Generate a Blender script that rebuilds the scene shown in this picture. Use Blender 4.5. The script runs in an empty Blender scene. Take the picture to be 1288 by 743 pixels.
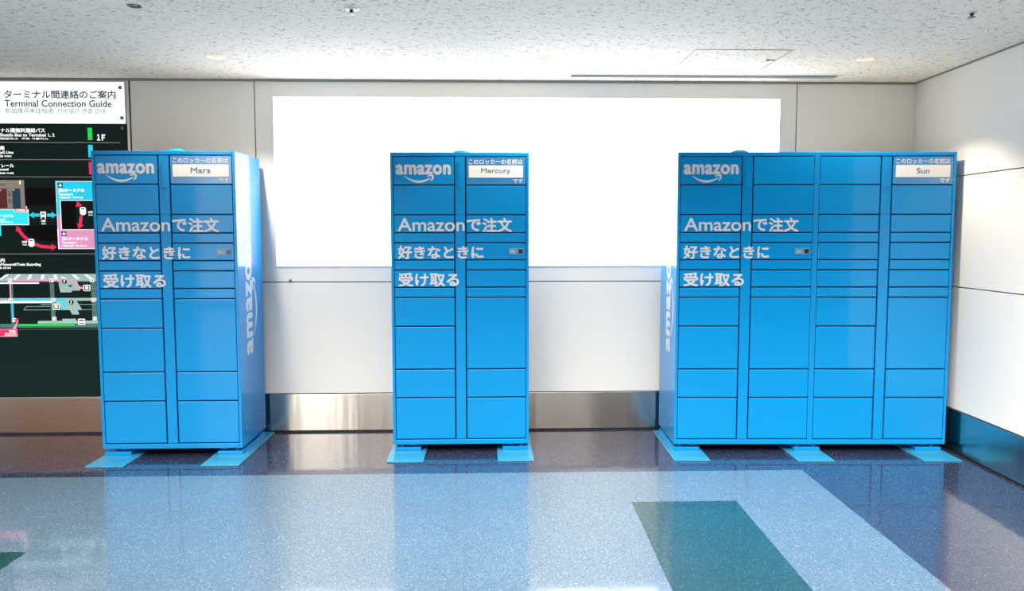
import bpy, bmesh, math, random
from mathutils import Vector, Matrix
random.seed(7)
SC = bpy.context.scene
COL = SC.collection

# ------------------------------------------------------------------ camera, sky, exposure
YW, ZC, XR, KR = 0.559, 2.512, 3.704, 0.04       # back wall, ceiling height, right wall and its lean
CAM = dict(f=993.2, loc=(0.6249, -5.1177, 1.4299), yaw=0.0305, pitch=0.0775, roll=0.0008)
cd = bpy.data.cameras.new('camera')
cd.sensor_width = 36.0
cd.sensor_fit = 'HORIZONTAL'
cd.lens = CAM['f'] / 1288 * 36.0
cd.clip_start = 0.05
cam = bpy.data.objects.new('camera', cd)
COL.objects.link(cam)
cam.matrix_world = (Matrix.Translation(CAM['loc']) @ Matrix.Rotation(-CAM['yaw'], 4, 'Z')
                    @ Matrix.Rotation(math.pi / 2 - CAM['pitch'], 4, 'X') @ Matrix.Rotation(-CAM['roll'], 4, 'Z'))
SC.camera = cam

SKY = 9.2
PANEL = 4.6
DOWN = 110.0
BAY = 6.0          # radiance of the far window bays
SIDEFILL = 0.3       # radiance of the unseen fill light added in the left wall
IVORY = (1.0, 0.97, 0.92)
W = bpy.data.worlds.new('daylight')
SC.world = W
W.use_nodes = True
bg = W.node_tree.nodes['Background']
bg.inputs['Color'].default_value = (1.0, 0.945, 0.85, 1)
# daylight enters the hall from behind the photographer: bright from above the low wall up to the roof edge
wt = W.node_tree
_co = wt.nodes.new('ShaderNodeTexCoord')
_sp = wt.nodes.new('ShaderNodeSeparateXYZ')
wt.links.new(_co.outputs['Generated'], _sp.inputs[0])
def _ramp(sock, a, b, t0, t1):
    r = wt.nodes.new('ShaderNodeMapRange')
    r.interpolation_type = 'SMOOTHSTEP'
    for k, v in (('From Min', a), ('From Max', b), ('To Min', t0), ('To Max', t1)):
        r.inputs[k].default_value = v
    wt.links.new(sock, r.inputs['Value'])
    return r.outputs['Result']
def _mul(a, b):
    m = wt.nodes.new('ShaderNodeMath'); m.operation = 'MULTIPLY'
    for i, v in enumerate((a, b)):
        if isinstance(v, float):
            m.inputs[i].default_value = v
        else:
            wt.links.new(v, m.inputs[i])
    return m.outputs[0]
_s = _mul(_mul(_ramp(_sp.outputs['Z'], 0.32, 0.62, 0.0, 1.0), _ramp(_sp.outputs['Z'], 0.80, 0.98, 1.0, 0.05)),
          _ramp(_sp.outputs['Y'], -0.25, 0.15, 1.0, 0.03))
_s = _mul(_s, _ramp(_sp.outputs['X'], -0.7, 0.5, 2.2, 0.6))
wt.links.new(_mul(_s, SKY), bg.inputs['Strength'])
SC.view_settings.view_transform = 'Standard'
SC.view_settings.look = 'None'
SC.view_settings.exposure = 0.0
SC.view_settings.gamma = 1.0
SC.view_settings.use_curve_mapping = False

# ------------------------------------------------------------------ helpers
def srgb(r, g, b):
    f = lambda c: c / 12.92 if c <= 0.04045 else ((c + 0.055) / 1.055) ** 2.4
    return (f(r / 255), f(g / 255), f(b / 255), 1)

def mat(name, col, rough=0.5, metal=0.0, coat=0.0, coat_rough=0.05, emit=0.0, emit_col=None, spec=0.5):
    m = bpy.data.materials.new(name)
    m.use_nodes = True
    b = m.node_tree.nodes['Principled BSDF']
    b.inputs['Base Color'].default_value = col
    b.inputs['Roughness'].default_value = rough
    b.inputs['Metallic'].default_value = metal
    b.inputs['Coat Weight'].default_value = coat
    b.inputs['Coat Roughness'].default_value = coat_rough
    b.inputs['Specular IOR Level'].default_value = spec
    if emit:
        b.inputs['Emission Color'].default_value = emit_col or col
        b.inputs['Emission Strength'].default_value = emit
    return m

class NT:
    def __init__(self, m):
        self.t = m.node_tree
        self.b = self.t.nodes['Principled BSDF']
    def n(self, kind, **kw):
        x = self.t.nodes.new(kind)
        for k, v in kw.items():
            if k in x.inputs.keys():
                x.inputs[k].default_value = v
            else:
                setattr(x, k, v)
        return x
    def l(self, a, b):
        self.t.links.new(a, b)

def box(bm, x0, x1, y0, y1, z0, z1, mi=0, f=None):
    f = f or (lambda x, y, z: (x, y, z))
    v = [bm.verts.new(f(x, y, z)) for z in (z0, z1) for y in (y0, y1) for x in (x0, x1)]
    for q in ((0, 2, 3, 1), (4, 5, 7, 6), (0, 1, 5, 4), (1, 3, 7, 5), (3, 2, 6, 7), (2, 0, 4, 6)):
        fc = bm.faces.new([v[i] for i in q])
        fc.material_index = mi
    return v

def poly(bm, pts, mi=0):
    f = bm.faces.new([bm.verts.new(p) for p in pts])
    f.material_index = mi
    return f

def lathe(bm, prof, cx, cy, seg=28, mi=0, cap0=True, cap1=True, axis='Z'):
    """profile of (radius, height) turned about a vertical axis"""
    rings = []
    for r, h in prof:
        ring = []
        for i in range(seg):
            a = 2 * math.pi * i / seg
            if axis == 'Z':
                ring.append(bm.verts.new((cx + r * math.cos(a), cy + r * math.sin(a), h)))
            else:                                   # axis along Y, cx = x, cy = z
                ring.append(bm.verts.new((cx + r * math.cos(a), h, cy + r * math.sin(a))))
        rings.append(ring)
    for A, B in zip(rings, rings[1:]):
        for i in range(seg):
            f = bm.faces.new([A[i], A[(i + 1) % seg], B[(i + 1) % seg], B[i]])
            f.material_index = mi
            f.smooth = True
    if cap0:
        bm.faces.new(rings[0][::-1]).material_index = mi
    if cap1:
        bm.faces.new(rings[-1]).material_index = mi

def obj(name, bm, mats, parent=None, bevel=0.0, seg=2):
    bmesh.ops.recalc_face_normals(bm, faces=bm.faces[:])
    me = bpy.data.meshes.new(name)
    bm.to_mesh(me)
    bm.free()
    for m in (mats if isinstance(mats, (list, tuple)) else [mats]):
        me.materials.append(m)
    o = bpy.data.objects.new(name, me)
    COL.objects.link(o)
    if parent is not None:
        o.parent = parent
    if bevel:
        b = o.modifiers.new('bevel', 'BEVEL')
        b.width = bevel
        b.segments = seg
        b.limit_method = 'ANGLE'
        b.angle_limit = math.radians(40)
    return o

def struct(name, bm, mats, bevel=0.0):
    o = obj(name, bm, mats, None, bevel)
    o['kind'] = 'structure'
    return o

def tag(o, label, cat, group=None):
    o['label'] = label
    o['category'] = cat
    if group:
        o['group'] = group
    return o

def thing(name, label, cat, loc=(0, 0, 0), rz=0.0, group=None):
    o = bpy.data.objects.new(name, None)
    o.empty_display_size = 0.1
    COL.objects.link(o)
    o.location = loc
    o.rotation_euler = (0, 0, rz)
    return tag(o, label, cat, group)

def part_label(o, s):
    o['label'] = s
    return o

_tc = {}
def glyphs(s, offset=0.0, res=4, spacing=1.0):
    """outline of a line of text as (2-D points, faces), in units of the type size"""
    key = (s, offset, res, spacing)
    if key not in _tc:
        c = bpy.data.curves.new('type', 'FONT')
        c.body = s
        c.offset = offset
        c.resolution_u = res
        c.space_character = spacing
        o = bpy.data.objects.new('type', c)
        COL.objects.link(o)
        me = bpy.data.meshes.new_from_object(o)
        pts = [(v.co.x, v.co.y) for v in me.vertices]
        fcs = [tuple(p.vertices) for p in me.polygons]
        bpy.data.objects.remove(o)
        bpy.data.curves.remove(c)
        bpy.data.meshes.remove(me)
        _tc[key] = (pts, fcs)
    return _tc[key]

def text(bm, s, rect, P, bold=0.0, offset=0.0, align='fit', mi=0, lift=2e-5, res=4, spacing=1.0):
    """rect = (u0, u1, v0, v1); P(u, v, lift) places a point; align 'fit' fills the rect, 'L'/'R'/'C' keep the
    type's own aspect at the rect's height"""
    pts, fcs = glyphs(s, offset, res, spacing)
    a0 = min(p[0] for p in pts); a1 = max(p[0] for p in pts)
    b0 = min(p[1] for p in pts); b1 = max(p[1] for p in pts)
    u0, u1, v0, v1 = rect
    sv = (v1 - v0 - 2 * bold) / (b1 - b0)
    su = (u1 - u0 - 2 * bold) / (a1 - a0) if align == 'fit' else sv
    wd = (a1 - a0) * su
    if align in ('fit', 'L'):
        o = u0 + bold
    elif align == 'R':
        o = u1 - bold - wd
    else:
        o = (u0 + u1 - wd) / 2
    offs = [(0, 0)]
    if bold:
        offs += [(bold * math.cos(k * math.pi / 4), bold * math.sin(k * math.pi / 4)) for k in range(8)]
    for k, (dx, dy) in enumerate(offs):
        vs = [bm.verts.new(P(o + (p[0] - a0) * su + dx, v0 + bold + (p[1] - b0) * sv + dy, k * lift)) for p in pts]
        for f in fcs:
            try:
                bm.faces.new([vs[i] for i in f]).material_index = mi
            except ValueError:
                pass

# ------------------------------------------------------------------ materials
def wall_mat(name, col, rough=0.45):
    m = mat(name, col, rough, coat=0.15, coat_rough=0.25)
    t = NT(m)
    co = t.n('ShaderNodeTexCoord')
    no = t.n('ShaderNodeTexNoise', Scale=1.4, Detail=3.0)
    t.l(co.outputs['Object'], no.inputs['Vector'])
    mx = t.n('ShaderNodeMix', data_type='RGBA')
    mx.inputs['A'].default_value = tuple(c * 0.97 for c in col[:3]) + (1,)
    mx.inputs['B'].default_value = col
    t.l(no.outputs['Fac'], mx.inputs['Factor'])
    t.l(mx.outputs['Result'], t.b.inputs['Base Color'])
    return m

def ceiling_mat():
    m = mat('fissured mineral board', srgb(226, 228, 226), 0.9, spec=0.1)
    t = NT(m)
    co = t.n('ShaderNodeTexCoord')
    mp = t.n('ShaderNodeMapping')
    mp.inputs['Scale'].default_value = (38, 50, 1)
    t.l(co.outputs['Object'], mp.inputs['Vector'])
    n1 = t.n('ShaderNodeTexNoise', Scale=1.0, Detail=3.0, Roughness=0.6, Distortion=0.9)
    t.l(mp.outputs['Vector'], n1.inputs['Vector'])
    r = t.n('ShaderNodeValToRGB')
    e = r.color_ramp.elements
    e[0].position = 0.33; e[0].color = srgb(172, 172, 168)
    e[1].position = 0.44; e[1].color = srgb(250, 243, 231)
    t.l(n1.outputs['Fac'], r.inputs['Fac'])
    n2 = t.n('ShaderNodeTexNoise', Scale=160.0, Detail=2.0)
    t.l(co.outputs['Object'], n2.inputs['Vector'])
    mx = t.n('ShaderNodeMix', data_type='RGBA', blend_type='MULTIPLY')
    mx.inputs['Factor'].default_value = 0.35
    t.l(r.outputs['Color'], mx.inputs['A'])
    rr = t.n('ShaderNodeMapRange')
    rr.inputs['From Min'].default_value = 0.3; rr.inputs['From Max'].default_value = 0.6
    rr.inputs['To Min'].default_value = 0.75; rr.inputs['To Max'].default_value = 1.0
    t.l(n2.outputs['Fac'], rr.inputs['Value'])
    t.l(rr.outputs['Result'], mx.inputs['B'])
    t.l(mx.outputs['Result'], t.b.inputs['Base Color'])
    bp = t.n('ShaderNodeBump', Strength=0.5, Distance=0.004)
    t.l(r.outputs['Color'], bp.inputs['Height'])
    t.l(bp.outputs['Normal'], t.b.inputs['Normal'])
    return m

def floor_mat(name, base, light, dark, share=0.5):
    """polished sheet vinyl with light and dark chips"""
    m = mat(name, base, 0.5, coat=1.0, coat_rough=0.07, spec=0.3)
    t = NT(m)
    t.b.inputs['Coat IOR'].default_value = 1.75
    co = t.n('ShaderNodeTexCoord')
    wob = t.n('ShaderNodeTexNoise', Scale=14.0, Detail=2.0)
    t.l(co.outputs['Object'], wob.inputs['Vector'])
    prev = None
    cur = None
    specs = [((150, 55, 1), 0.35, light, 0.80, 0.30), ((60, 160, 1), -0.5, light, 0.82, 0.30),
             ((120, 70, 1), 1.1, dark, 0.80, 0.30), ((210, 120, 1), -1.0, light, 0.72, 0.28)]
    sq = t.n('ShaderNodeTexNoise', Scale=3.0, Detail=2.0)
    t.l(co.outputs['Object'], sq.inputs['Vector'])
    mm = t.n('ShaderNodeMix', data_type='RGBA')
    mm.inputs['A'].default_value = tuple(c * 0.93 for c in base[:3]) + (1,)
    mm.inputs['B'].default_value = tuple(min(1, c * 1.05) for c in base[:3]) + (1,)
    t.l(sq.outputs['Fac'], mm.inputs['Factor'])
    cur = mm.outputs['Result']
    for sc, rot, colr, thr, rad in specs:
        mp = t.n('ShaderNodeMapping')
        mp.inputs['Rotation'].default_value = (0, 0, rot)
        mp.inputs['Scale'].default_value = sc
        ad = t.n('ShaderNodeMix', data_type='VECTOR')
        ad.inputs['Factor'].default_value = 0.02
        t.l(co.outputs['Object'], ad.inputs['A'])
        t.l(wob.outputs['Color'], ad.inputs['B'])
        t.l(ad.outputs['Result'], mp.inputs['Vector'])
        vo = t.n('ShaderNodeTexVoronoi', Scale=1.0)
        vo.voronoi_dimensions = '2D'
        t.l(mp.outputs['Vector'], vo.inputs['Vector'])
        sp = t.n('ShaderNodeSeparateColor')
        t.l(vo.outputs['Color'], sp.inputs['Color'])
        g = t.n('ShaderNodeMath', operation='GREATER_THAN')
        g.inputs[1].default_value = thr
        t.l(sp.outputs['Red'], g.inputs[0])
        d = t.n('ShaderNodeMath', operation='LESS_THAN')
        d.inputs[1].default_value = rad
        t.l(vo.outputs['Distance'], d.inputs[0])
        mu = t.n('ShaderNodeMath', operation='MULTIPLY')
        t.l(g.outputs[0], mu.inputs[0]); t.l(d.outputs[0], mu.inputs[1])
        mu2 = t.n('ShaderNodeMath', operation='MULTIPLY')
        t.l(mu.outputs[0], mu2.inputs[0]); t.l(sp.outputs['Green'], mu2.inputs[1])
        mx = t.n('ShaderNodeMix', data_type='RGBA')
        mx.inputs['B'].default_value = colr
        t.l(mu2.outputs[0], mx.inputs['Factor'])
        t.l(cur, mx.inputs['A'])
        cur = mx.outputs['Result']
    t.l(cur, t.b.inputs['Base Color'])
    # gentle unevenness of a laid and polished floor
    bn = t.n('ShaderNodeTexNoise', Scale=5.0, Detail=2.0)
    t.l(co.outputs['Object'], bn.inputs['Vector'])
    bp = t.n('ShaderNodeBump', Strength=0.06, Distance=0.01)
    t.l(bn.outputs['Fac'], bp.inputs['Height'])
    t.l(bp.outputs['Normal'], t.b.inputs['Coat Normal'])
    return m

def steel_mat(name, col=(0.54, 0.50, 0.455, 1)):
    """brushed stainless sheet, slightly rippled along its length"""
    m = mat(name, col, 0.19, metal=1.0)
    t = NT(m)
    t.b.inputs['Anisotropic'].default_value = 0.85
    t.b.inputs['Anisotropic Rotation'].default_value = 0.25
    tg = t.n('ShaderNodeTangent', direction_type='RADIAL', axis='Z')
    t.l(tg.outputs['Tangent'], t.b.inputs['Tangent'])
    co = t.n('ShaderNodeTexCoord')
    mp = t.n('ShaderNodeMapping')
    mp.inputs['Scale'].default_value = (6.0, 6.0, 0.5)
    t.l(co.outputs['Object'], mp.inputs['Vector'])
    no = t.n('ShaderNodeTexNoise', Scale=1.0, Detail=2.0)
    t.l(mp.outputs['Vector'], no.inputs['Vector'])
    bp = t.n('ShaderNodeBump', Strength=0.25, Distance=0.01)
    t.l(no.outputs['Fac'], bp.inputs['Height'])
    t.l(bp.outputs['Normal'], t.b.inputs['Normal'])
    return m

def paint_mat(name, col, rough=0.33, coat=0.38):
    m = mat(name, col, rough, coat=coat, coat_rough=0.06, spec=0.16)
    t = NT(m)
    co = t.n('ShaderNodeTexCoord')
    no = t.n('ShaderNodeTexNoise', Scale=700.0, Detail=1.0)
    t.l(co.outputs['Object'], no.inputs['Vector'])
    bp = t.n('ShaderNodeBump', Strength=0.08, Distance=0.0006)
    t.l(no.outputs['Fac'], bp.inputs['Height'])
    t.l(bp.outputs['Normal'], t.b.inputs['Normal'])
    return m

M = {}
M['wall'] = wall_mat('white enamel wall panel', srgb(226, 226, 222))
M['joint'] = mat('grey joint', srgb(120, 124, 124), 0.7)
M['ceiling'] = ceiling_mat()
M['trim'] = mat('grey ceiling trim', srgb(128, 130, 124), 0.5)
M['black'] = mat('black recess', (0.006, 0.007, 0.01, 1), 0.6)
M['steel'] = steel_mat('brushed stainless steel')
M['blue'] = paint_mat('blue locker paint', (0.0, 0.243, 0.60, 1))
M['toppanel'] = mat('grey unseen cabinet top', srgb(120, 122, 122), 0.6)  # unseen top, grey picked to keep blue bounce off the wall
M['inside'] = mat('dark blue cabinet gap', (0.002, 0.035, 0.17, 1), 0.6)
M['plate'] = paint_mat('blue floor plate paint', (0.03, 0.25, 0.44, 1), 0.25, 0.5)
M['vinyl'] = mat('pale reflective vinyl', srgb(200, 206, 212), 0.4)
M['white'] = mat('white plate', srgb(232, 232, 230), 0.4)
M['film'] = mat('glossy blue label film', (0.03, 0.22, 0.52, 1), 0.22, coat=1.0, coat_rough=0.12)
M['bluetext'] = mat('grey blue ink', srgb(80, 120, 165), 0.5)
M['zinc'] = mat('zinc plated bolt', (0.65, 0.66, 0.66, 1), 0.3, metal=1.0)
M['darkscreen'] = mat('dark screen', (0.01, 0.03, 0.06, 1), 0.2)
M['labelgrey'] = mat('blue grey label', srgb(96, 140, 178), 0.3)
M['navyfloor'] = floor_mat('navy chip vinyl', srgb(30, 36, 60), srgb(92, 98, 124), srgb(14, 16, 28))
M['lightfloor'] = floor_mat('light blue chip vinyl', srgb(80, 104, 126), srgb(140, 156, 172), srgb(38, 52, 70))
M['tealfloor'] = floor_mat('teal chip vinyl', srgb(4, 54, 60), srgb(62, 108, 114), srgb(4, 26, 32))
M['lit'] = mat('backlit white acrylic', (0.9, 0.9, 0.9, 1), 0.25, emit=PANEL, emit_col=(1, 1, 1, 1))
M['satin'] = mat('satin aluminium', (0.55, 0.56, 0.55, 1), 0.35, metal=1.0)
M['whitemetal'] = mat('white painted metal', srgb(232, 234, 234), 0.4)
M['warmglow'] = mat('warm lamp', (1, 0.8, 0.5, 1), 0.5, emit=9.0, emit_col=(1.0, 0.74, 0.42, 1))
M['reflector'] = mat('lamp reflector', (0.9, 0.86, 0.78, 1), 0.25, metal=0.7)
M['chrome'] = mat('chrome', (0.75, 0.75, 0.75, 1), 0.12, metal=1.0)
M['gunmetal'] = mat('gunmetal ring', srgb(110, 112, 110), 0.35, metal=0.6)
M['hallwall'] = mat('warm grey hall wall', srgb(118, 108, 100), 0.7)
M['brown'] = mat('brown wall cladding', srgb(196, 122, 58), 0.5)

# ------------------------------------------------------------------ structure: floor, walls, ceiling
def quad_grid(bm, xs, ys, z, pick, shear=0.026):
    vs = {}
    for j, y in enumerate(ys):
        for i, x in enumerate(xs):
            sh = shear * (y + 1.0) if 0 < i < len(xs) - 1 else 0
            vs[i, j] = bm.verts.new((x + sh, y, z))
    for j in range(len(ys) - 1):
        for i in range(len(xs) - 1):
            f = bm.faces.new([vs[i, j], vs[i + 1, j], vs[i + 1, j + 1], vs[i, j + 1]])
            f.material_index = pick(i, j)

bm = bmesh.new()
FX = [-7.5, -2.02, -1.445, 1.39, 1.955, 2.515, 4.6]
FY = [-12.0, -3.0, -2.45, -1.583, -1.006, -0.468, 0.75]
def pick(i, j):
    x, y = (FX[i] + FX[i + 1]) / 2, (FY[j] + FY[j + 1]) / 2
    if y > -0.468 or x > 2.515:
        return 0
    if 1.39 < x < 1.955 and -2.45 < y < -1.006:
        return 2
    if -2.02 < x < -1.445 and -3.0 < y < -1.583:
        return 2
    return 1
quad_grid(bm, FX, FY, 0.0, pick)
struct('floor', bm, [M['navyfloor'], M['lightfloor'], M['tealfloor']])

# back wall: enamel panels with open joints in front of a grey backing
SX1 = -1.868                                         # right edge of the sign's frame
bm = bmesh.new()
J = 0.0035
def panel(x0, x1, z0, z1):
    box(bm, x0 + J, x1 - J, YW, YW + 0.03, z0 + J, z1 - J)
box(bm, -7.5, 4.2, YW + 0.02, YW + 0.12, 0.0, ZC + 0.1, 1)
panel(SX1, -1.007, 1.09, ZC); panel(SX1, -1.007, 0.283, 1.09)
panel(-1.007, 2.84, 1.09, ZC); panel(-1.007, 2.84, 0.283, 1.09)
panel(2.84, XR + 0.02, 1.09, ZC); panel(2.84, XR + 0.02, 0.283, 1.09)
panel(-7.5, -3.3, 0.283, ZC)
struct('wall_back', bm, [M['wall'], M['joint']], 0.0012)

# right wall, leaning in a little towards the front
def RW(d, y, z):
    return (XR - KR * (YW - y) + d, y, z)
bm = bmesh.new()
RY0 = -1.75
f = lambda x, y, z: RW(x, y, z)
box(bm, 0.02, 0.12, RY0, YW + 0.03, 0, ZC + 0.1, 1, f)
for z0, z1 in ((0.283, 1.085), (1.085, 1.803), (1.803, ZC)):
    for y0, y1 in ((RY0, YW),):
        box(bm, 0, 0.03, y0 + J, y1 - J, z0 + J, z1 - J, 0, f)
struct('wall_right', bm, [M['wall'], M['joint']], 0.0012)

# stainless baseboards over a black recess
bm = bmesh.new()
for x0, x1, z1 in ((-7.5, -3.3, 0.28), (-3.3, SX1, 0.262), (SX1, 0.45, 0.28), (0.45, 2.3, 0.28), (2.3, XR - 0.005, 0.28)):
    box(bm, x0 + 0.001, x1 - 0.001, YW - 0.004, YW + 0.012, 0.014, z1)
struct('baseboard_back', bm, M['steel'], 0.001)
bm = bmesh.new()
for y0, y1 in ((-0.77, YW - 0.005), (RY0, -0.77)):
    box(bm, -0.004, 0.012, y0 + 0.001, y1 - 0.001, 0.014, 0.28, 0, f)
struct('baseboard_right', bm, M['steel'], 0.001)
bm = bmesh.new()
box(bm, -7.5, XR, YW + 0.002, YW + 0.02, 0.0, 0.016)
box(bm, 0.002, 0.02, RY0, YW, 0.0, 0.016, 0, f)
struct('trim_1', bm, M['black'])

# grey trim where the walls meet the ceiling
bm = bmesh.new()
box(bm, -7.5, XR - 0.008, YW - 0.010, YW + 0.01, ZC - 0.016, ZC)
struct('trim_2', bm, M['trim'])
bm = bmesh.new()
box(bm, -0.008, 0.01, RY0, YW - 0.01, ZC - 0.010, ZC, 0, f)
struct('trim_3', bm, M['trim'])

# the far side of the hall behind the photographer: unseen grey wall added to block low sky, with tall window bays
bm = bmesh.new()
RYB = -11.0
for x0, x1 in ((-7.5, -5.2), (-4.1, -3.7), (-3.43, -3.39), (-2.70, -2.66), (-2.45, -1.8), (-1.55, 1.5), (2.1, 2.45), (2.6, 4.6)):
    box(bm, x0, x1, RYB - 0.15, RYB, 0.0, 4.4)
box(bm, -7.5, 4.6, RYB - 0.2, RYB + 0.05, 4.4, 4.8)
struct('wall_front_added', bm, M['hallwall'])
bm = bmesh.new()
for a in ((RYB, -4.2, 0, 5.6), (-1.3, YW, 0, 5.6), (-4.2, -1.3, 0, 0.35), (-4.2, -1.3, 2.45, 5.6)):
    box(bm, -5.75, -5.6, *a)
struct('wall_left_added', bm, M['brown'])  # unseen brown wall added to darken the left and warm the steel's reflections

def daylight_area(name, w, h, loc, rot, rad):
    d = bpy.data.lights.new(name, 'AREA')
    d.shape = 'RECTANGLE'
    d.size, d.size_y = w, h
    d.energy = rad * math.pi * w * h
    d.color = IVORY
    o = bpy.data.objects.new(name, d)
    COL.objects.link(o)
    o.location = loc
    o.rotation_euler = rot
for x0, x1, k in ((-5.2, -4.1, 0.7), (-3.7, -2.45, 1.0), (-1.8, -1.55, 0.7), (1.5, 2.1, 0.16), (2.45, 2.6, 0.6)):
    daylight_area('window_and_side_fill', x1 - x0, 4.3, ((x0 + x1) / 2, RYB - 0.08, 2.25), (math.pi / 2, 0, 0), BAY * k)
daylight_area('window_and_side_fill', 2.9, 2.1, (-5.68, -2.75, 1.4), (math.pi / 2, 0, -math.pi / 2), SIDEFILL)  # unseen side fill, added to brighten the right wall

# ceiling with openings for the recessed fittings
DL = [(-1.03, -0.15), (0.99, -0.13), (2.98, -0.17)]
SPOT = (-1.047, -1.221)
DIFF = (1.19, 3.05, 0.305, 0.425)
CY0 = -1.7
bm = bmesh.new()
def loop(pts):
    vs = [bm.verts.new((x, y, ZC)) for x, y in pts]
    return [bm.edges.new((vs[i], vs[(i + 1) % len(vs)])) for i in range(len(vs))]
ed = loop([(-7.5, CY0), (4.3, CY0), (4.3, YW + 0.1), (-7.5, YW + 0.1)])
for (x, y), r in [(p, 0.052) for p in DL] + [(SPOT, 0.026)]:
    ed += loop([(x + r * math.cos(2 * math.pi * k / 32), y + r * math.sin(2 * math.pi * k / 32)) for k in range(32)])
ed += loop([(DIFF[0], DIFF[2]), (DIFF[1], DIFF[2]), (DIFF[1], DIFF[3]), (DIFF[0], DIFF[3])])
bmesh.ops.triangle_fill(bm, use_beauty=True, use_dissolve=False, edges=ed)
box(bm, -7.5, 4.3, CY0, YW + 0.1, ZC + 0.16, ZC + 0.3)
box(bm, -7.5, 4.3, CY0 - 0.05, CY0, ZC, ZC + 0.3)
struct('ceiling', bm, M['ceiling'])

# ------------------------------------------------------------------ blank backlit panel on the back wall
LB = (-0.880, 2.720, 1.200, 2.394)
t = thing('light_box', 'large blank white backlit panel set in the wall behind the lockers', 'light panel', (0, 0, 0))
bm = bmesh.new()
box(bm, LB[0] + 0.004, LB[1] - 0.004, YW - 0.006, YW + 0.01, LB[2] + 0.004, LB[3] - 0.004)
obj('diffuser_panel', bm, M['lit'], t)
bm = bmesh.new()
for x0, x1, z0, z1 in ((LB[0], LB[1], LB[2], LB[2] + 0.004), (LB[0], LB[1], LB[3] - 0.004, LB[3]),
                       (LB[0], LB[0] + 0.004, LB[2] + 0.004, LB[3] - 0.004), (LB[1] - 0.004, LB[1], LB[2] + 0.004, LB[3] - 0.004)):
    box(bm, x0, x1, YW - 0.007, YW + 0.01, z0, z1)
obj('frame', bm, M['whitemetal'], t)

# ------------------------------------------------------------------ lockers
BW, BH, BD, Z0 = 0.892, 1.90, 0.544, 0.052
ROWS = [1.927, 1.744, 1.555, 1.439, 1.375, 1.264, 1.199, 1.087, 1.021, 0.833, 0.551, 0.363, 0.086]
LCOL, PCOL, RCOL = (0.0225, 0.4070), (0.4165, 0.4785), (0.4880, 0.8705)
G = 0.0042

def logo(bm, P, w):
    """word mark with a smile that ends in an arrow; w = width, P(u, v, lift)"""
    text(bm, 'amazon', (0, w, 0, 0.187 * w), P, bold=0.013 * w, offset=0.0, spacing=1.07, lift=0.00002)
    def q(a, b):
        return P(a * w, b * w, 0.0001)
    n = 22
    up, lo = [], []
    for i in range(n + 1):
        s = i / n
        x = 0.148 + (0.632 - 0.148) * s
        mid = 4 * s * (1 - s)
        base = -0.016 + (-0.050 + 0.016) * s
        up.append((x + 0.004 * (1 - s), base - 0.070 * mid))
        lo.append((x - 0.004 * (1 - s) + 0.004 * s, base - 0.106 * mid - 0.012 * s))
    for i in range(n):
        poly(bm, [q(*up[i]), q(*up[i + 1]), q(*lo[i + 1]), q(*lo[i])])
    arrow_o = [(0.566, -0.024), (0.603, -0.004), (0.655, 0.001), (0.692, -0.004), (0.695, -0.040), (0.681, -0.082), (0.641, -0.114)]
    arrow_i = [(0.577, -0.037), (0.612, -0.029), (0.645, -0.028), (0.660, -0.032), (0.659, -0.048), (0.650, -0.076), (0.629, -0.102)]
    for i in range(len(arrow_o) - 1):
        poly(bm, [q(*arrow_o[i]), q(*arrow_o[i + 1]), q(*arrow_i[i + 1]), q(*arrow_i[i])])

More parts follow.
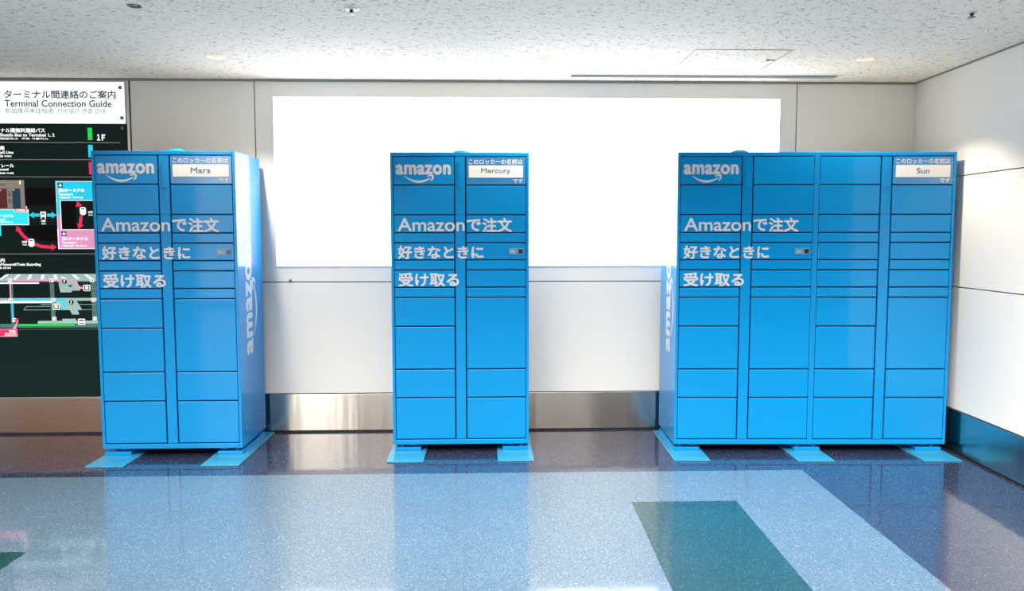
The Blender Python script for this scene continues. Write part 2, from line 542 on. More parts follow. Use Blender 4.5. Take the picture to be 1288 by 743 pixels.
def make_bay(root, ox, marked=True, name=None):
    """one two-column locker cabinet whose front left bottom corner is at x = ox"""
    top = Z0 + BH
    bm = bmesh.new()
    x0, x1 = ox + 0.0008, ox + BW - 0.0008
    # outer shell: sides, back, top, bottom, then the front frame
    box(bm, x0, x0 + 0.018, 0.0, BD, Z0, top)
    box(bm, x1 - 0.018, x1, 0.0, BD, Z0, top)
    box(bm, x0 + 0.018, x1 - 0.018, 0.0, 0.03, top - 0.024, top)
    box(bm, x0 + 0.018, x1 - 0.018, 0.03, BD, top - 0.024, top - 0.002, 1)
    box(bm, x0 + 0.018, x1 - 0.018, 0.0, BD, Z0, Z0 + 0.031)
    box(bm, x0 + 0.018, x1 - 0.018, BD - 0.02, BD, Z0 + 0.031, top - 0.024)
    o = obj('cabinet_shell', bm, [M['blue'], M['toppanel']], root)
    b = o.modifiers.new('bevel', 'BEVEL'); b.width = 0.0025; b.segments = 2; b.limit_method = 'ANGLE'
    bm = bmesh.new()
    box(bm, x0 + 0.0185, x1 - 0.0185, 0.022, 0.05, Z0 + 0.0315, top - 0.0245)
    obj('cabinet_interior', bm, M['inside'], root)
    def door(c, zt, zb):
        bm = bmesh.new()
        box(bm, ox + c[0], ox + c[1], 0.001, 0.0215, zb + G, zt - G)
        return obj('door', bm, M['blue'], root, 0.0028)
    left = {}
    right = {}
    for k in range(len(ROWS) - 1):
        left[k] = door(LCOL, ROWS[k], ROWS[k + 1])
        if k == 8:
            right[8] = door(RCOL, ROWS[8], ROWS[10])
        elif k != 9:
            right[k] = door(RCOL, ROWS[k], ROWS[k + 1])
    for zt, zb in ((ROWS[0], ROWS[2]), (ROWS[2], ROWS[-1])):
        bm = bmesh.new()
        box(bm, ox + PCOL[0], ox + PCOL[1], 0.0015, 0.0215, zb + 0.001, zt - 0.001)
        p = obj('centre_post', bm, M['blue'], root, 0.0015)
        if zt == ROWS[0]:
            bm = bmesh.new()
            box(bm, ox + 0.4345, ox + 0.4625, -0.0012, 0.0016, 1.726, 1.893)
            obj('cover_plate', bm, M['blue'], p, 0.0006)
    F = lambda d: (lambda u, v, l: (ox + u, d - l, v))
    if marked:
        bm = bmesh.new()
        fr = F(0.0004)
        logo(bm, lambda u, v, l: fr(0.037 + u, 1.8095 + v, l), 0.352)
        part_label(obj('logo', bm, M['vinyl'], left[0]), 'pale word mark with a curved arrow under it')
        for parts in ([('Amazon', (0.046, 0.4755, 1.4485, 1.534)), ('で', (0.489, 0.581, 1.449, 1.527)), ('注文', (0.590, 0.782, 1.4425, 1.535))],
                      [('好きなときに', (0.044, 0.597, 1.270, 1.357))],
                      [('受け取る', (0.046, 0.438, 1.092, 1.182))]):
            bm = bmesh.new()
            for s, r in parts:
                if s == 'Amazon':
                    text(bm, s, r, F(0.0004), bold=0.0017, offset=0.0)
                else:
                    text(bm, s, r, F(0.0004), bold=0.0029)
            part_label(obj('slogan_lettering', bm, M['vinyl'], root), 'pale vinyl lettering across the doors')
        bm = bmesh.new()
        box(bm, ox + 0.762, ox + 0.856, -0.0012, 0.0012, 1.299, 1.339)
        lp = obj('instruction_label', bm, M['labelgrey'], right[4], 0.0004)
        bm = bmesh.new()
        box(bm, ox + 0.824, ox + 0.8515, -0.0018, -0.0011, 1.3045, 1.332)
        obj('dark_square', bm, M['darkscreen'], right[4])
        bm = bmesh.new()
        for z in (1.310, 1.317, 1.324):
            box(bm, ox + 0.772, ox + 0.808 + 0.006 * math.sin(z * 900), -0.0016, -0.0011, z - 0.0012, z + 0.0012)
        obj('label_bars', bm, M['vinyl'], right[4])
    if name:
        bm = bmesh.new()
        box(bm, ox + 0.4905, ox + 0.8695, 0.0002, 0.0012, 1.7495, 1.9225)
        obj('label_film', bm, M['film'], right[0])
        bm = bmesh.new()
        box(bm, ox + 0.504, ox + 0.852, -0.0008, 0.0003, 1.792, 1.869)
        obj('name_plate', bm, M['white'], right[0])
        bm = bmesh.new()
        text(bm, 'このロッカーの名前は', (0.504, 0.850, 1.876, 1.911), F(-0.0002), bold=0.0010)
        obj('plate_lettering', bm, M['vinyl'], right[0])
        bm = bmesh.new()
        text(bm, 'です', (0.787, 0.852, 1.757, 1.785), F(-0.0002), bold=0.0010)
        obj('plate_lettering', bm, M['vinyl'], right[0])
        bm = bmesh.new()
        hgt = {'Mercury': (1.811, 1.852), 'Sun': (1.814, 1.850), 'Mars': (1.814, 1.850)}[name]
        wid = {'Mercury': (0.583, 0.772), 'Sun': (0.636, 0.720), 'Mars': (0.615, 0.739)}[name]
        text(bm, name, (wid[0], wid[1], hgt[0], hgt[1]), F(-0.0012), bold=0.0008)
        part_label(obj('name_lettering', bm, M['bluetext'], right[0]), 'grey blue name on the white plate')
    if marked:
        bm = bmesh.new()
        lathe(bm, [(0.062, top - 0.001), (0.062, top + 0.012), (0.055, top + 0.024), (0.038, top + 0.032), (0.014, top + 0.0345)], ox + 0.45, 0.21)
        part_label(obj('antenna_dome', bm, M['blue'], root), 'low round dome on the cabinet top')

def side_marks(root, x, left_side):
    bm = bmesh.new()
    if left_side:
        P = lambda u, v, l: (x - 0.0005 - l, 0.182 + v, 0.628 + u)
    else:
        P = lambda u, v, l: (x + 0.0005 + l, 0.290 - v, 0.632 + u)
    logo(bm, P, 0.735)
    part_label(obj('side_logo', bm, M['vinyl'], root), 'large pale word mark running up the side')
    for y, z in ((0.10, 0.16), (0.10, 0.245), (0.50, 0.165), (0.50, 0.20), (0.12, 1.78), (0.40, 1.78)):
        bm = bmesh.new()
        s = -1 if left_side else 1
        prof = [(0.0052, 0.0), (0.0052, 0.0012), (0.003, 0.0022)]
        lathe(bm, prof, 0, 0, 12)
        for v in bm.verts:
            v.co = Vector((x + s * v.co.z, y + v.co.x, z + v.co.y))
        obj('screw', bm, M['zinc'], root)

def foot(root, x0, x1, r0, r1, y0, bolts):
    yb = YW - 0.012 - root.location.y - 0.0
    if abs(root.rotation_euler.z) > 1e-4:
        yb = BD - 0.01
    bm = bmesh.new()
    box(bm, x0, x1, y0, yb, 0.0, 0.0085)
    p = obj('base_plate', bm, M['plate'], root, 0.0022)
    bm = bmesh.new()
    box(bm, r0, r1, 0.006, BD - 0.02, 0.0085, 0.0305)
    obj('base_rail', bm, M['blue'], p, 0.002)
    for bx in bolts:
        for by in (0.05, BD - 0.08):
            bm = bmesh.new()
            lathe(bm, [(0.015, 0.0305), (0.015, 0.0375)], bx, by, 6)
            lathe(bm, [(0.0062, 0.0375), (0.0062, Z0 + 0.002)], bx, by, 14)
            obj('levelling_bolt', bm, M['zinc'], root)
    # folded lip of the cabinet floor above the foot
    bm = bmesh.new()
    for bx in bolts:
        sg_ = 1 if bx - x0 < 0.1 else -1
        box(bm, bx + sg_ * 0.075 - 0.02, bx + sg_ * 0.075 + 0.02, 0.008, 0.028, Z0 - 0.006, Z0 + 0.002)
    obj('floor_lip', bm, M['blue'], root, 0.001)

L = thing('parcel_locker', 'leftmost blue parcel locker with a name plate reading Mars', 'locker', (-1.857, -0.047, 0))
make_bay(L, 0.0, True, 'Mars')
side_marks(L, BW - 0.0008, False)
foot(L, 0.000, 0.234, 0.006, 0.176, -0.234, (0.055,))
foot(L, 0.702, 0.938, 0.730, 0.890, -0.228, (0.845,))

C_ = thing('parcel_locker', 'middle blue parcel locker with a name plate reading Mercury', 'locker', (0.0, 0.0, 0))
make_bay(C_, 0.0, True, 'Mercury')
foot(C_, -0.016, 0.216, 0.010, 0.181, -0.236, (0.055,))
foot(C_, 0.682, 0.914, 0.719, 0.889, -0.234, (0.840,))

R_ = thing('parcel_locker', 'double width blue parcel locker with four door columns and a plate reading Sun', 'locker', (1.843, -0.05, 0), -0.033)
make_bay(R_, 0.0, True, None)
make_bay(R_, 0.890, False, 'Sun')
side_marks(R_, 0.0008, True)
foot(R_, -0.040, 0.190, 0.002, 0.170, -0.212, (0.050,))
foot(R_, 0.737, 0.970, 0.793, 0.961, -0.226, (0.825, 0.935))
foot(R_, 1.530, 1.772, 1.590, 1.760, -0.224, (1.715,))

# ------------------------------------------------------------------ terminal guide sign
ys = YW - 0.007
sg = thing('guide_sign', 'tall backlit terminal guide sign with white header and dark map panel', 'sign', (0, 0, 0))
SX0 = -3.25
sb = lambda name, s, strength, rough=0.3: mat(name, s, rough, emit=strength, emit_col=s)
M['s_head'] = mat('lit white sign face', (0.88, 0.92, 0.91, 1), 0.3, emit=0.75, emit_col=(0.92, 1.0, 0.985, 1))
M['s_dark'] = mat('dark green sign face', srgb(15, 42, 40), 0.5, spec=0.12)
M['s_black'] = mat('black sign area', srgb(4, 5, 6), 0.5, spec=0.12)
M['s_white'] = sb('lit white print', (0.85, 0.87, 0.87, 1), 0.75)
M['s_rule'] = mat('pale rule', srgb(150, 156, 150), 0.4)
M['s_cyan'] = sb('lit cyan print', (0.0, 0.62, 0.85, 1), 0.6)
M['s_aqua'] = sb('lit aqua print', (0.02, 0.80, 0.88, 1), 0.6)
M['s_pink'] = sb('lit pink print', srgb(240, 160, 205), 0.5)
M['s_red'] = sb('lit red print', srgb(245, 40, 90), 0.5)
M['s_green'] = sb('lit green print', srgb(10, 215, 80), 0.5)
M['s_mint'] = sb('pale mint print', srgb(164, 198, 192), 0.4)
M['s_mint2'] = sb('mid mint print', srgb(84, 130, 122), 0.25)
M['s_navy'] = mat('navy print', srgb(30, 34, 70), 0.4)
M['s_ink'] = mat('dark slate ink', srgb(60, 70, 90), 0.4)
M['s_ink2'] = mat('pale green ink', srgb(96, 150, 140), 0.4)
M['s_beige'] = mat('beige paper', srgb(196, 184, 162), 0.6)
M['s_maroon'] = mat('maroon print', srgb(128, 40, 52), 0.5)
M['s_teal'] = mat('blue print', srgb(20, 82, 118), 0.5)
bm = bmesh.new()
box(bm, SX0, -1.9, ys, YW + 0.02, 2.203, 2.484)
head = obj('header_panel', bm, M['s_head'], sg)
bm = bmesh.new()
box(bm, SX0, -1.888, ys, YW + 0.02, 0.273, 2.199)
body = obj('map_panel', bm, M['s_dark'], sg)
bm = bmesh.new()
box(bm, -1.888, -1.870, ys - 0.006, YW + 0.02, 0.262, 2.494)
box(bm, SX0 - 0.02, -1.888, ys - 0.006, YW + 0.02, 2.486, 2.494)
box(bm, SX0 - 0.02, -1.888, ys - 0.006, YW + 0.02, 0.263, 0.272)
box(bm, SX0 - 0.02, SX0, ys - 0.006, YW + 0.02, 0.272, 2.486)
obj('frame', bm, M['satin'], sg, 0.001)
bm = bmesh.new()
box(bm, -1.900, -1.8885, ys - 0.001, YW + 0.02, 2.2, 2.486)
obj('frame_lining', bm, mat('pale green lining', srgb(150, 172, 164), 0.4), sg)
for x, z in ((-1.929, 2.448), (-1.924, 2.240), (-1.924, 2.170)):
    bm = bmesh.new()
    lathe(bm, [(0.0125, ys + 0.001), (0.0125, ys - 0.003), (0.008, ys - 0.0055)], x, z, 16, axis='Y')
    obj('screw', bm, M['gunmetal'], sg)
SP = lambda u, v, l: (u, ys - 0.0006 - l, v)
def spoly(bm, pts, mi, lay=1):
    poly(bm, [(x, ys - 0.0003 - 0.0002 * lay, z) for x, z in pts], mi)
def srect(bm, x0, x1, z0, z1, mi, lay=1):
    spoly(bm, [(x0, z0), (x1, z0), (x1, z1), (x0, z1)], mi, lay)
def T(bm, s, r, mi, bold=0.0, align='fit', lay=3):
    text(bm, s, r, lambda u, v, l: (u, ys - 0.0003 - 0.0002 * lay - l, v), bold=bold, align=align, mi=mi, lift=0.000004, res=3)

bm = bmesh.new()
T(bm, 'ターミナル間連絡のご案内', (-2.723, -1.961, 2.371, 2.428), 0, 0.0012)
T(bm, 'Terminal Connection Guide', (-2.723, -1.992, 2.314, 2.361), 0, 0.0010)
T(bm, '航站楼间来往指南  터미널간 연결 안내', (-2.722, -2.038, 2.270, 2.305), 1, 0.0)
obj('header_lettering', bm, [M['s_ink'], M['s_ink2']], head)

bm = bmesh.new()
for z in (2.0695, 1.9515, 1.8315, 1.294):
    srect(bm, SX0 + 0.03, -1.943, z - 0.003, z + 0.003, 0)
obj('divider_rules', bm, M['s_rule'], body)

bm = bmesh.new()
wh = 0
T(bm, 'ターミナル間無料連絡バス', (-2.862, -2.455, 2.137, 2.168), wh, 0.0012)
T(bm, 'Free Shuttle Bus to Terminal 1, 2', (-2.835, -2.392, 2.107, 2.132), wh, 0.0011)
T(bm, '免费摆渡巴士  무료 셔틀버스', (-2.83, -2.435, 2.089, 2.103), wh, 0.0006)
T(bm, '京急線', (-2.83, -2.738, 2.016, 2.046), wh, 0.0012)
T(bm, 'Keikyū Line', (-2.82, -2.678, 1.985, 2.012), wh, 0.0011)
T(bm, '京急线  게이큐선', (-3.1, -2.694, 1.967, 1.981), wh, 0.0008, 'R')
T(bm, '東京モノレール', (-2.89, -2.680, 1.895, 1.925), wh, 0.0012)
T(bm, 'Tokyo Monorail', (-2.863, -2.718, 1.870, 1.892), wh, 0.0011)
T(bm, '单轨电车  모노레일', (-3.1, -2.683, 1.850, 1.864), wh, 0.0008, 'R')
T(bm, '１', (-2.101, -2.079, 2.084, 2.127), wh, 0.0026)
T(bm, 'Ｆ', (-2.069, -2.043, 2.084, 2.127), wh, 0.0026)
T(bm, '乗り場案内', (-2.93, -2.775, 1.235, 1.265), wh, 0.0012)
T(bm, 'Bus/Monorail/Train Boarding', (-2.847, -2.526, 1.205, 1.230), wh, 0.0011)
T(bm, '乘车指南  승차 안내', (-3.1, -2.735, 1.188, 1.203), wh, 0.0008, 'R')
obj('directory_lettering', bm, M['s_white'], body)

bm = bmesh.new()
srect(bm, -2.164, -2.132, 2.088, 2.172, 0)
srect(bm, -2.165, -2.133, 1.968, 2.054, 1)
srect(bm, -2.165, -2.133, 1.850, 1.935, 2)
obj('colour_bars', bm, [M['s_green'], M['s_cyan'], M['s_red']], body)

# map of the terminals
K = dict(white=0, cyan=1, aqua=2, pink=3, red=4, black=5, navy=6, beige=7, maroon=8, teal=9)
mk = [M['s_white'], M['s_cyan'], M['s_aqua'], M['s_pink'], M['s_red'], M['s_black'], M['s_navy'], M['s_beige'], M['s_maroon'], M['s_teal']]
bm = bmesh.new()
srect(bm, -2.606, -2.400, 1.634, 1.757, K['black'])
spoly(bm, [(-2.621, 1.493), (-2.400, 1.493), (-2.400, 1.383), (-2.520, 1.383), (-2.621, 1.440)], K['black'])
# terminal 2 and terminal 1 blocks joined by a band
srect(bm, -2.400, -1.95, 1.666, 1.803, K['white'], 1)
srect(bm, -2.396, -1.955, 1.670, 1.799, K['cyan'], 2)
srect(bm, -2.400, -2.370, 1.330, 1.670, K['white'], 1)
srect(bm, -2.396, -2.377, 1.563, 1.672, K['cyan'], 2)
srect(bm, -2.396, -2.377, 1.334, 1.563, K['pink'], 2)
srect(bm, -2.400, -1.95, 1.328, 1.466, K['white'], 1)
srect(bm, -2.396, -1.955, 1.332, 1.462, K['pink'], 2)
srect(bm, -2.369, -2.269, 1.467, 1.665, K['black'], 1)
for zz in (1.757, 1.420):
    xx = -2.384 if zz > 1.5 else -2.374
    srect(bm, xx, xx + 0.034, zz, zz + 0.032, K['navy'], 3)
    srect(bm, xx + 0.013, xx + 0.021, zz + 0.005, zz + 0.027, K['white'], 4)
    srect(bm, xx + 0.005, xx + 0.029, zz + 0.011, zz + 0.018, K['white'], 4)
T(bm, '第2ターミナル', (-2.384, -2.200, 1.726, 1.752), K['white'], 0.0016)
T(bm, 'Terminal 2', (-2.384, -2.283, 1.702, 1.720), K['white'], 0.001)
T(bm, '2号航站楼 / 제2터미널', (-2.384, -2.214, 1.682, 1.695), K['white'], 0.0006)
T(bm, '第1ターミナル', (-2.374, -2.190, 1.388, 1.414), K['white'], 0.0016)
T(bm, 'Terminal 1', (-2.374, -2.268, 1.364, 1.382), K['white'], 0.001)
T(bm, '1号航站楼 / 제1터미널', (-2.374, -2.204, 1.344, 1.357), K['white'], 0.0006)
# terminal 3 block on the left with a pink tab
srect(bm, -3.10, -2.594, 1.496, 1.606, K['white'], 1)
srect(bm, -3.10, -2.600, 1.502, 1.602, K['aqua'], 2)
spoly(bm, [(-2.692, 1.586), (-2.604, 1.586), (-2.604, 1.628), (-2.70, 1.628), (-2.70, 1.602)], K['white'], 3)
srect(bm, -2.688, -2.608, 1.590, 1.625, K['red'], 4)
T(bm, '国際線', (-2.680, -2.616, 1.594, 1.606), K['white'], 0.0006, 'fit', 5)
T(bm, '第3ターミナル', (-3.1, -2.697, 1.548, 1.574), K['white'], 0.0016, 'R')
T(bm, 'Terminal 3', (-3.1, -2.76, 1.527, 1.543), K['white'], 0.001, 'R')
T(bm, '3号航站楼 / 제3터미널', (-3.1, -2.705, 1.512, 1.522), K['white'], 0.0006, 'R')
srect(bm, -2.83, -2.79, 1.42, 1.494, K['aqua'], 1)
def arrow(pts, w, hd, hw, col):
    """flat arrow along a polyline, head at the last point"""
    P2 = [Vector(p) for p in pts]
    d = (P2[-1] - P2[-2]).normalized()
    P2[-1] = P2[-1] - d * hd
    for a, b in zip(P2, P2[1:]):
        e = (b - a).normalized()
        nn = Vector((-e.y, e.x)) * w / 2
        spoly(bm, [a - nn, b - nn, b + nn, a + nn], col, 4)
    nn = Vector((-d.y, d.x)) * hw / 2
    spoly(bm, [P2[-1] - nn, P2[-1] + d * hd, P2[-1] + nn], col, 4)
arrow([(-2.520, 1.566), (-2.594, 1.566)], 0.022, 0.036, 0.046, K['cyan'])
arrow([(-2.468, 1.566), (-2.400, 1.566)], 0.022, 0.036, 0.046, K['cyan'])
arrow([(-2.603, 1.389), (-2.640, 1.422), (-2.668, 1.460), (-2.683, 1.490)], 0.022, 0.034, 0.046, K['red'])
arrow([(-2.566, 1.364), (-2.520, 1.347), (-2.460, 1.341), (-2.411, 1.342)], 0.022, 0.036, 0.048, K['red'])
arrow([(-2.245, 1.625), (-2.254, 1.664)], 0.022, 0.036, 0.046, K['red'])
arrow([(-2.232, 1.560), (-2.240, 1.510), (-2.250, 1.468)], 0.022, 0.034, 0.046, K['red'])
# bus and train symbols
def bus(cx, cz):
    spoly(bm, [(cx - 0.021, cz + 0.020), (cx - 0.014, cz + 0.028), (cx + 0.014, cz + 0.028), (cx + 0.021, cz + 0.020),
               (cx + 0.021, cz - 0.018), (cx + 0.010, cz - 0.028), (cx - 0.010, cz - 0.028), (cx - 0.021, cz - 0.018)], K['white'], 5)
    srect(bm, cx - 0.011, cx + 0.011, cz + 0.012, cz + 0.019, K['navy'], 6)
bus(-2.585, 1.372)
bus(-2.219, 1.594)
srect(bm, -2.514, -2.475, 1.552, 1.590, K['white'], 5)
srect(bm, -2.505, -2.484, 1.570, 1.579, K['navy'], 6)
for sx in (-1, 1):
    spoly(bm, [(-2.4945 + sx * 0.020, 1.540), (-2.4945 + sx * 0.013, 1.540), (-2.4945 + sx * 0.008, 1.552), (-2.4945 + sx * 0.015, 1.552)], K['white'], 5)
T(bm, '2分', (-2.512, -2.477, 1.516, 1.535), K['white'], 0.0012)
T(bm, '2min', (-2.510, -2.479, 1.501, 1.511), K['white'], 0.0006)
T(bm, '10分', (-2.650, -2.614, 1.368, 1.388), K['white'], 0.0012)
T(bm, '10min', (-2.646, -2.616, 1.354, 1.363), K['white'], 0.0006)
T(bm, '2分', (-2.184, -2.150, 1.577, 1.596), K['white'], 0.0012)
T(bm, '2min', (-2.182, -2.152, 1.562, 1.572), K['white'], 0.0006)
obj('terminal_map', bm, mk, body)

# sheet of paper pinned over the left of the map
bm = bmesh.new()
box(bm, -3.06, -2.615, ys - 0.0030, ys - 0.0022, 1.606, 1.809, 0)
def prect(x0, x1, z0, z1, mi):
    poly(bm, [(x0, ys - 0.0033, z0), (x1, ys - 0.0033, z0), (x1, ys - 0.0033, z1), (x0, ys - 0.0033, z1)], mi)
prect(-2.86, -2.736, 1.614, 1.750, 1)
prect(-2.700, -2.644, 1.612, 1.750, 2)
prect(-2.648, -2.638, 1.780, 1.806, 3)
for z, a, b in ((1.782, -2.80, -2.745), (1.772, -2.80, -2.738)):
    prect(a, b, z - 0.002, z + 0.002, 4)
for z in (1.728, 1.712, 1.698, 1.672, 1.658):
    prect(-2.729, -2.708, z - 0.003, z + 0.003, 4)
prect(-2.696, -2.684, 1.736, 1.747, 3)
prect(-2.80, -2.775, 1.734, 1.745, 3)
obj('paper_notice', bm, [M['s_beige'], M['s_maroon'], M['s_teal'], M['s_white'], M['s_ink']], body)

# boarding map: stacked floor slabs joined by lift shafts
K2 = dict(white=0, mint=1, mid=2, pink=3, cyan=4, green=5, navy=6, red=7, black=8)
mk2 = [M['s_white'], M['s_mint'], M['s_mint2'], M['s_pink'], M['s_cyan'], M['s_green'], M['s_navy'], M['s_red'], M['s_black']]
bm = bmesh.new()
for x0, x1 in ((-2.472, -2.442), (-2.185, -2.150), (-2.752, -2.728)):
    srect(bm, x0, x1, 0.80, 1.10, K2['mid'], 1)
srect(bm, -2.752, -2.742, 0.98, 1.10, K2['pink'], 2)
srect(bm, -2.744, -2.734, 0.81, 0.97, K2['cyan'], 2)
spoly(bm, [(-2.83, 1.100), (-1.95, 1.100), (-1.95, 1.153), (-2.77, 1.153)], K2['mint'], 2)
srect(bm, -2.83, -2.545, 1.083, 1.094, K2['white'], 2)
srect(bm, -2.545, -2.400, 1.085, 1.093, K2['navy'], 2)
srect(bm, -2.280, -2.175, 1.085, 1.093, K2['navy'], 2)
spoly(bm, [(-2.414, 1.101), (-2.280, 1.101), (-2.262, 1.034), (-2.318, 1.034), (-2.322, 1.022), (-2.400, 1.022)], K2['mint'], 2)
for k, x in enumerate((-2.800, -2.708, -2.620, -2.530, -2.440, -2.385, -2.300, -2.210)):
    s = (0.024, 0.018, 0.010, 0.003, -0.004, -0.012, -0.016, -0.022)[k]
    hh = 0.018 if k == 5 else 0.034
    spoly(bm, [(x - s, 1.114), (x - s + 0.022, 1.114), (x + s + 0.022, 1.114 + hh), (x + s, 1.114 + hh)], K2['white'], 3)
for a, b in (((-2.743, 1.107), (-2.300, 1.107)), ((-2.300, 1.110), (-2.262, 1.050)), ((-2.264, 1.052), (-2.232, 1.052))):
    A, B = Vector(a), Vector(b)
    e = (B - A).normalized(); nn = Vector((-e.y, e.x)) * 0.006
    spoly(bm, [A - nn, B - nn, B + nn, A + nn], K2['pink'], 4)
spoly(bm, [(-2.83, 0.962), (-1.95, 0.962), (-1.95, 0.982), (-2.83, 0.982)], K2['mint'], 2)
srect(bm, -2.83, -2.46, 0.946, 0.962, K2['white'], 2)
spoly(bm, [(-2.445, 0.962), (-2.290, 0.962), (-2.252, 0.896), (-2.285, 0.896), (-2.275, 0.864), (-2.325, 0.864), (-2.340, 0.896), (-2.400, 0.900)], K2['mint'], 2)
srect(bm, -2.739, -2.370, 0.962, 0.974, K2['cyan'], 4)
srect(bm, -2.386, -2.370, 0.914, 0.966, K2['cyan'], 4)
srect(bm, -2.405, -2.370, 0.905, 0.916, K2['cyan'], 4)
for a, b, z in ((-2.66, -2.15, 0.898), (-2.64, -2.47, 0.922), (-2.54, -2.15, 0.936), (-2.26, -2.14, 1.052), (-2.26, -2.14, 1.066)):
    srect(bm, a, b, z - 0.0015, z + 0.0015, K2['mint'], 1)
spoly(bm, [(-2.663, 0.898), (-2.659, 0.898), (-2.638, 0.922), (-2.642, 0.922)], K2['mint'], 1)
spoly(bm, [(-2.570, 0.800), (-1.95, 0.800), (-1.95, 0.820), (-2.562, 0.820)], K2['mint'], 2)
srect(bm, -2.395, -2.300, 0.808, 0.834, K2['mint'], 3)
srect(bm, -2.83, -1.95, 0.772, 0.799, K2['mid'], 1)
srect(bm, -2.700, -2.310, 0.784, 0.796, K2['green'], 3)
for k in range(64):
    x = -2.70 + k * 0.0105
    srect(bm, x, x + 0.005, 0.756, 0.762, K2['mid'], 2)
# little passenger boxes at the lift shafts
for x, z in ((-2.748, 1.108), (-2.458, 1.108), (-2.178, 1.108), (-2.748, 0.968), (-2.452, 0.968), (-2.172, 0.968), (-2.730, 0.828), (-2.450, 0.836), (-2.168, 0.836)):
    srect(bm, x - 0.014, x + 0.014, z - 0.014, z + 0.012, K2['white'], 5)
    srect(bm, x - 0.009, x - 0.005, z - 0.010, z + 0.008, K2['black'], 6)
    srect(bm, x + 0.003, x + 0.007, z - 0.010, z + 0.008, K2['black'], 6)
# train and bus boxes
for x, z in ((-2.214, 1.053), (-2.434, 0.921), (-2.261, 0.812)):
    srect(bm, x - 0.024, x + 0.024, z - 0.022, z + 0.022, K2['white'], 5)
    if x == -2.261:
        srect(bm, x - 0.019, x + 0.019, z + 0.006, z + 0.015, K2['navy'], 6)
        srect(bm, x - 0.019, x + 0.019, z - 0.016, z - 0.009, K2['navy'], 6)
    else:
        srect(bm, x - 0.018, x + 0.018, z - 0.017, z + 0.018, K2['black'], 6)
        srect(bm, x - 0.011, x + 0.011, z - 0.010, z + 0.017, K2['white'], 7)
        srect(bm, x - 0.006, x + 0.006, z + 0.004, z + 0.010, K2['navy'], 8)
# information points
for x, z in ((-2.369, 1.098), (-2.327, 0.953)):
    n = 20
    spoly(bm, [(x + 0.017 * math.cos(2 * math.pi * k / n), z + 0.017 * math.sin(2 * math.pi * k / n)) for k in range(n)], K2['black'], 5)
    T(bm, '?', (x - 0.007, x + 0.007, z - 0.012, z + 0.012), K2['white'], 0.0008, 'fit', 7)
spoly(bm, [(-2.345, 1.068), (-2.335, 1.072), (-2.320, 1.072), (-2.312, 1.068), (-2.320, 1.062), (-2.335, 1.062)], K2['black'], 4)
# red you-are-here tag
spoly(bm, [(-2.745, 0.760), (-2.725, 0.760), (-2.700, 0.822), (-2.706, 0.826)], K2['pink'], 6)
srect(bm, -2.722, -2.700, 0.815, 0.836, K2['red'], 6)
srect(bm, -2.95, -2.712, 0.707, 0.764, K2['pink'], 6)
srect(bm, -2.95, -2.716, 0.711, 0.760, K2['red'], 7)
T(bm, '現在地', (-2.90, -2.724, 0.740, 0.755), K2['white'], 0.0008, 'R', 9)
T(bm, 'You are here', (-2.95, -2.722, 0.727, 0.738), K2['white'], 0.0005, 'R', 9)
T(bm, '当前位置 현재 위치', (-2.95, -2.722, 0.714, 0.724), K2['white'], 0.0004, 'R', 9)
obj('boarding_map', bm, mk2, body)

# ------------------------------------------------------------------ ceiling fittings
dl_labels = ['lit round ceiling downlight above the leftmost locker', 'lit round ceiling downlight above the right edge of the middle locker',
             'lit round ceiling downlight above the double width locker']
for (x, y), lab in zip(DL, dl_labels):
    t = thing('ceiling_downlight', lab, 'ceiling light', (x, y, ZC), 0, 'round downlights along the wall')
    bm = bmesh.new()
    lathe(bm, [(0.051, 0.004), (0.051, -0.002), (0.0545, -0.003), (0.0575, 0.0)], 0, 0, 36, cap0=False, cap1=False)
    obj('trim_ring', bm, M['whitemetal'], t)
    bm = bmesh.new()
    lathe(bm, [(0.0505, 0.004), (0.046, 0.030), (0.036, 0.055)], 0, 0, 36, cap0=False, cap1=False)
    obj('reflector', bm, M['reflector'], t)
    bm = bmesh.new()
    lathe(bm, [(0.036, 0.058), (0.036, 0.052), (0.028, 0.046), (0.012, 0.043)], 0, 0, 24)
    obj('lamp', bm, M['warmglow'], t)
    ld = bpy.data.lights.new('downlight_beam', 'SPOT')
    ld.energy = DOWN
    ld.color = (1.0, 0.85, 0.66)
    ld.spot_size = math.radians(112)
    ld.spot_blend = 0.45
    ld.shadow_soft_size = 0.025
    lo = bpy.data.objects.new('downlight_beam', ld)
    COL.objects.link(lo)
    lo.parent = t
    lo.location = (0, 0, 0.012)

t = thing('recessed_spotlight', 'unlit small recessed spotlight with dark ring near top left of ceiling', 'ceiling light', (SPOT[0], SPOT[1], ZC))
bm = bmesh.new()
lathe(bm, [(0.025, 0.006), (0.025, -0.003), (0.032, -0.004), (0.034, 0.0)], 0, 0, 30, cap0=False, cap1=False)
obj('trim_ring', bm, M['gunmetal'], t)
bm = bmesh.new()
lathe(bm, [(0.0249, 0.006), (0.020, 0.020), (0.008, 0.030)], 0, 0, 24, cap0=False)
obj('reflector', bm, M['chrome'], t)

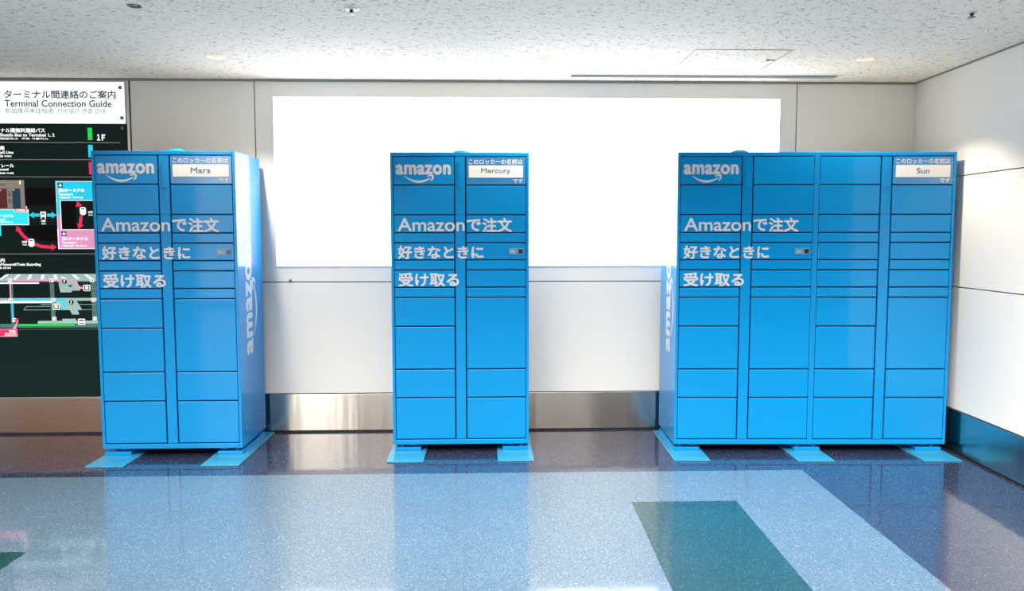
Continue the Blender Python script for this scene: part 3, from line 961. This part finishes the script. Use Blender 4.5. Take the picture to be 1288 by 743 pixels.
def sprinkler(x, y, lab, r):
    t = thing('sprinkler_head', lab, 'sprinkler', (x, y, ZC), 0, 'ceiling sprinkler heads')
    bm = bmesh.new()
    lathe(bm, [(r, 0.0), (r, -0.003), (r * 0.55, -0.007), (0.014, -0.007)], 0, 0, 28, cap0=False)
    obj('cover_plate', bm, M['whitemetal'], t)
    bm = bmesh.new()
    lathe(bm, [(0.009, -0.007), (0.009, -0.016), (0.004, -0.018), (0.004, -0.024)], 0, 0, 14)
    obj('nozzle', bm, M['black'], t)
    bm = bmesh.new()
    lathe(bm, [(0.016, -0.024), (0.017, -0.026), (0.005, -0.028)], 0, 0, 16)
    obj('deflector', bm, M['whitemetal'] if r > 0.03 else M['gunmetal'], t)
sprinkler(-0.027, -1.204, 'white sprinkler head with black nozzle at the top left centre of the ceiling', 0.036)
sprinkler(2.997, -1.228, 'small dark sprinkler head near the top right of the ceiling', 0.022)

t = thing('ceiling_hatch', 'square flush access hatch in the ceiling right of centre', 'ceiling hatch', (1.85, -0.415, ZC))
bm = bmesh.new()
box(bm, 0.006, 0.572, 0.006, 0.555, -0.002, 0.01)
obj('hatch_panel', bm, M['ceiling'], t)
bm = bmesh.new()
for a in ((0, 0.578, 0, 0.003), (0, 0.578, 0.5595, 0.561), (0, 0.0012, 0.003, 0.5595), (0.5768, 0.578, 0.003, 0.5595)):
    box(bm, a[0], a[1], a[2], a[3], -0.003, 0.01)
obj('edge_frame', bm, mat('grey hatch edge', srgb(140, 142, 142), 0.5), t)
bm = bmesh.new()
lathe(bm, [(0.012, -0.002), (0.012, -0.007), (0.008, -0.008)], 0.522, 0.258, 16)
box(bm, 0.522, 0.565, 0.254, 0.262, -0.006, -0.002)
obj('latch', bm, M['black'], t)

t = thing('linear_diffuser', 'long white slot air diffuser in the ceiling beside the back wall', 'air diffuser', (DIFF[0], DIFF[2], ZC))
w_, d_ = DIFF[1] - DIFF[0], DIFF[3] - DIFF[2]
bm = bmesh.new()
for a in ((-0.012, w_ + 0.012, -0.012, 0.006), (-0.012, w_ + 0.012, d_ - 0.006, d_ + 0.012), (-0.012, 0.006, 0.006, d_ - 0.006), (w_ - 0.006, w_ + 0.012, 0.006, d_ - 0.006)):
    box(bm, a[0], a[1], a[2], a[3], -0.004, 0.012)
obj('frame', bm, M['whitemetal'], t, 0.001)
for k in range(2):
    bm = bmesh.new()
    y = 0.030 + k * 0.045
    box(bm, 0.0062, w_ - 0.0062, y, y + 0.016, 0.002, 0.03)
    obj('blade', bm, M['trim'], t, 0.001)
bm = bmesh.new()
box(bm, 0.0, w_, 0.0, d_, 0.05, 0.06)
obj('plenum', bm, M['joint'], t)

bm = bmesh.new()
lathe(bm, [(0.011, YW + 0.001), (0.011, YW - 0.004), (0.006, YW - 0.007)], -0.785, 1.099, 16, axis='Y')
tag(obj('wall_bolt', bm, M['gunmetal']), 'small grey bolt in the wall panel beside the leftmost locker', 'bolt')
